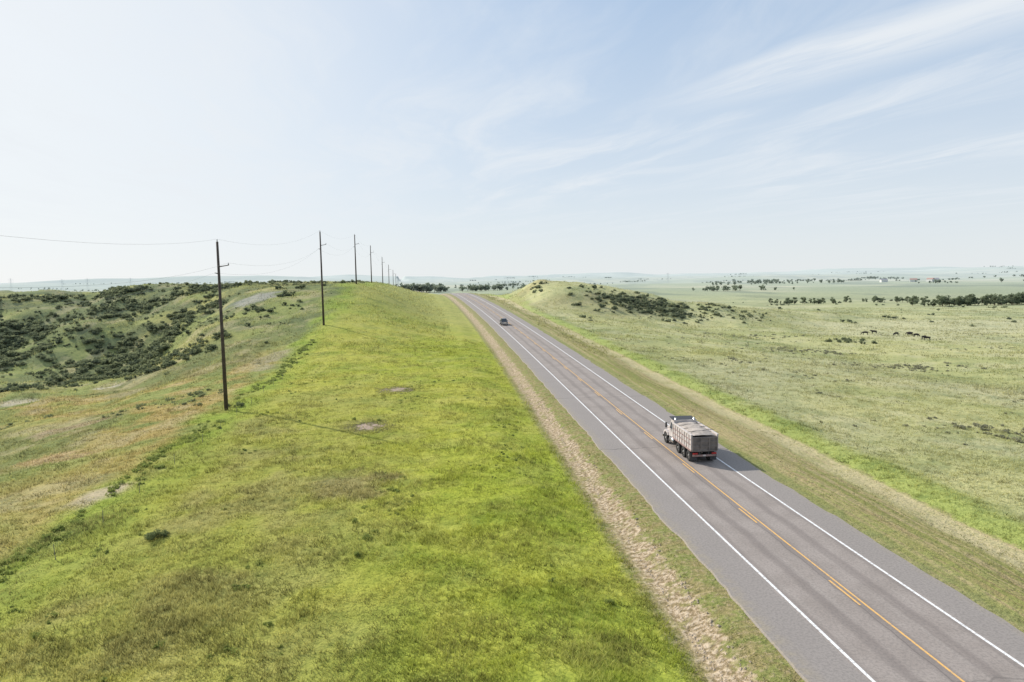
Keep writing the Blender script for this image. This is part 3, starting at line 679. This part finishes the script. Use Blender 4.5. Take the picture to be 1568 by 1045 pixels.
def pylon(x,y,h):
    P=[];w=h*0.09
    lv=[(0,w),(h*.35,w*.55),(h*.7,w*.3),(h,w*.2)]
    for (za,wa),(zb,wb) in zip(lv[:-1],lv[1:]):
        for (sx,sy) in((-1,-1),(1,-1),(1,1),(-1,1)):
            P.append(cyl((sx*wa,sy*wa,za),(sx*wb,sy*wb,zb),0.14,0.12,4))
        P.append(cyl((-wa,-wa,za),(wb,-wb,zb),0.08,0.08,3));P.append(cyl((wa,-wa,za),(-wb,-wb,zb),0.08,0.08,3))
        P.append(cyl((-wb,-wb,zb),(wb,-wb,zb),0.08,0.08,3))
    for zz_ in(h*.7,h*.82,h*.94): P.append(cyl((-h*.2,0,zz_),(h*.2,0,zz_),0.16,0.16,4))
    V=np.concatenate(P)+np.array([x,y,Hs(x,y)]);soup('transmission_tower',V,4,[steel])
for (x,y) in((-1290,2150),(-1200,2250),(-1100,2200),(-930,2100),(700,2150)): pylon(x,y,38)
# ---------------------------------------------------------------- sky
w=bpy.data.worlds.new('World');sc.world=w;w.use_nodes=True;nt=w.node_tree;nt.nodes.clear();N=NT(nt)
SE=math.radians(33);SA=math.radians(-47)
sky=N.n('ShaderNodeTexSky');sky.sky_type='NISHITA';sky.sun_disc=False;sky.sun_elevation=SE;sky.sun_rotation=SA;sky.air_density=1.0;sky.dust_density=1.2;sky.ozone_density=1.5;sky.altitude=600
tc=N.n('ShaderNodeTexCoord');dx,dy,dz=N.sep(tc.outputs['Generated'])
zc=N.m('MAXIMUM',dz,0.02);u=N.m('DIVIDE',dx,zc);v=N.m('DIVIDE',dy,zc)
sunx=math.sin(SA)*math.cos(SE);suny=math.cos(SA)*math.cos(SE);sunz=math.sin(SE)
dot=N.m('ADD',N.m('ADD',N.m('MULTIPLY',dx,sunx),N.m('MULTIPLY',dy,suny)),N.m('MULTIPLY',dz,sunz))
hzc=N.mix(N.mr(dz,0.0,0.38,0,1,False),(8.3,8.75,8.95),(5.3,6.95,9.2))
hzc=N.mix(N.mr(dot,0.55,1.0,0,0.9),hzc,(9.2,9.45,9.55))
hz=N.m('ADD',N.mr(dz,0.0,0.42,0.90,0.66,False),N.mr(dot,0.5,1.0,0,0.2))
base=N.mix(N.m('MINIMUM',hz,0.95),sky.outputs[0],hzc)
# cirrus
th=math.radians(-8)
ru=N.m('ADD',N.m('MULTIPLY',u,math.cos(th)),N.m('MULTIPLY',v,-math.sin(th)))
rv=N.m('ADD',N.m('MULTIPLY',u,math.sin(th)),N.m('MULTIPLY',v,math.cos(th)))
wob=N.noise(N.comb(N.m('MULTIPLY',ru,0.6),N.m('MULTIPLY',rv,0.35)),1.0,3)
c1=N.noise(N.comb(N.m('ADD',N.m('MULTIPLY',ru,1.5),N.m('MULTIPLY',wob,1.8)),N.m('MULTIPLY',rv,0.40)),1.0,7,0.62,0.5)
c2=N.noise(N.comb(N.m('MULTIPLY',ru,0.4),N.m('MULTIPLY',rv,0.16),4.0),1.0,2,0.5)
cl=N.m('MULTIPLY',N.mr(c1,0.38,0.74),N.mr(c2,0.30,0.54))
lx,ly=-0.457,0.889
pu=N.m('SUBTRACT',u,1.70);pv=N.m('SUBTRACT',v,3.0)
per=N.m('ADD',N.m('MULTIPLY',pu,ly),N.m('MULTIPLY',pv,-lx));alo=N.m('ADD',N.m('MULTIPLY',pu,lx),N.m('MULTIPLY',pv,ly))
per=N.m('ADD',per,N.m('MULTIPLY',N.m('SUBTRACT',wob,0.5),0.7))
bn=N.noise(N.comb(N.m('MULTIPLY',per,3.5),N.m('MULTIPLY',alo,0.6)),1.0,5,0.65)
band=N.m('MULTIPLY',N.m('MULTIPLY',N.mr(per,-0.25,0.0),N.mr(per,0.7,0.0)),N.m('MULTIPLY',N.mr(alo,1.6,0.2),N.mr(bn,0.3,0.6,0.35,1)))
cl=N.m('MAXIMUM',N.m('MULTIPLY',cl,0.72),N.m('MULTIPLY',band,0.9))
cl=N.m('MULTIPLY',cl,N.mr(dz,0.02,0.14))
base=N.mix(cl,base,(8.3,8.7,9.1))
bg=N.n('ShaderNodeBackground');N.link(base,bg.inputs[0]);bg.inputs[1].default_value=0.1
wo=N.n('ShaderNodeOutputWorld');N.link(bg.outputs[0],wo.inputs[0])
L=bpy.data.lights.new('sun','SUN');L.energy=5.0;L.angle=math.radians(0.5);L.color=(1.0,0.94,0.84)
lo=bpy.data.objects.new('sun',L);sc.collection.objects.link(lo);lo.rotation_euler=Vector((sunx,suny,sunz)).to_track_quat('Z','Y').to_euler()
# ---------------------------------------------------------------- camera
cam=bpy.data.cameras.new('camera');co=bpy.data.objects.new('camera',cam);sc.collection.objects.link(co);sc.camera=co
cam.sensor_width=36;cam.lens=24;cam.clip_end=40000;cam.clip_start=0.5
R=Matrix.Rotation(-math.radians(5.14),4,'Z')@Matrix.Rotation(math.radians(90-5.33),4,'X')@Matrix.Rotation(-math.radians(0.88),4,'Z')
co.matrix_world=Matrix.Translation((0,0,CAMH))@R
sc.view_settings.view_transform='Standard';sc.view_settings.look='None';sc.view_settings.exposure=0
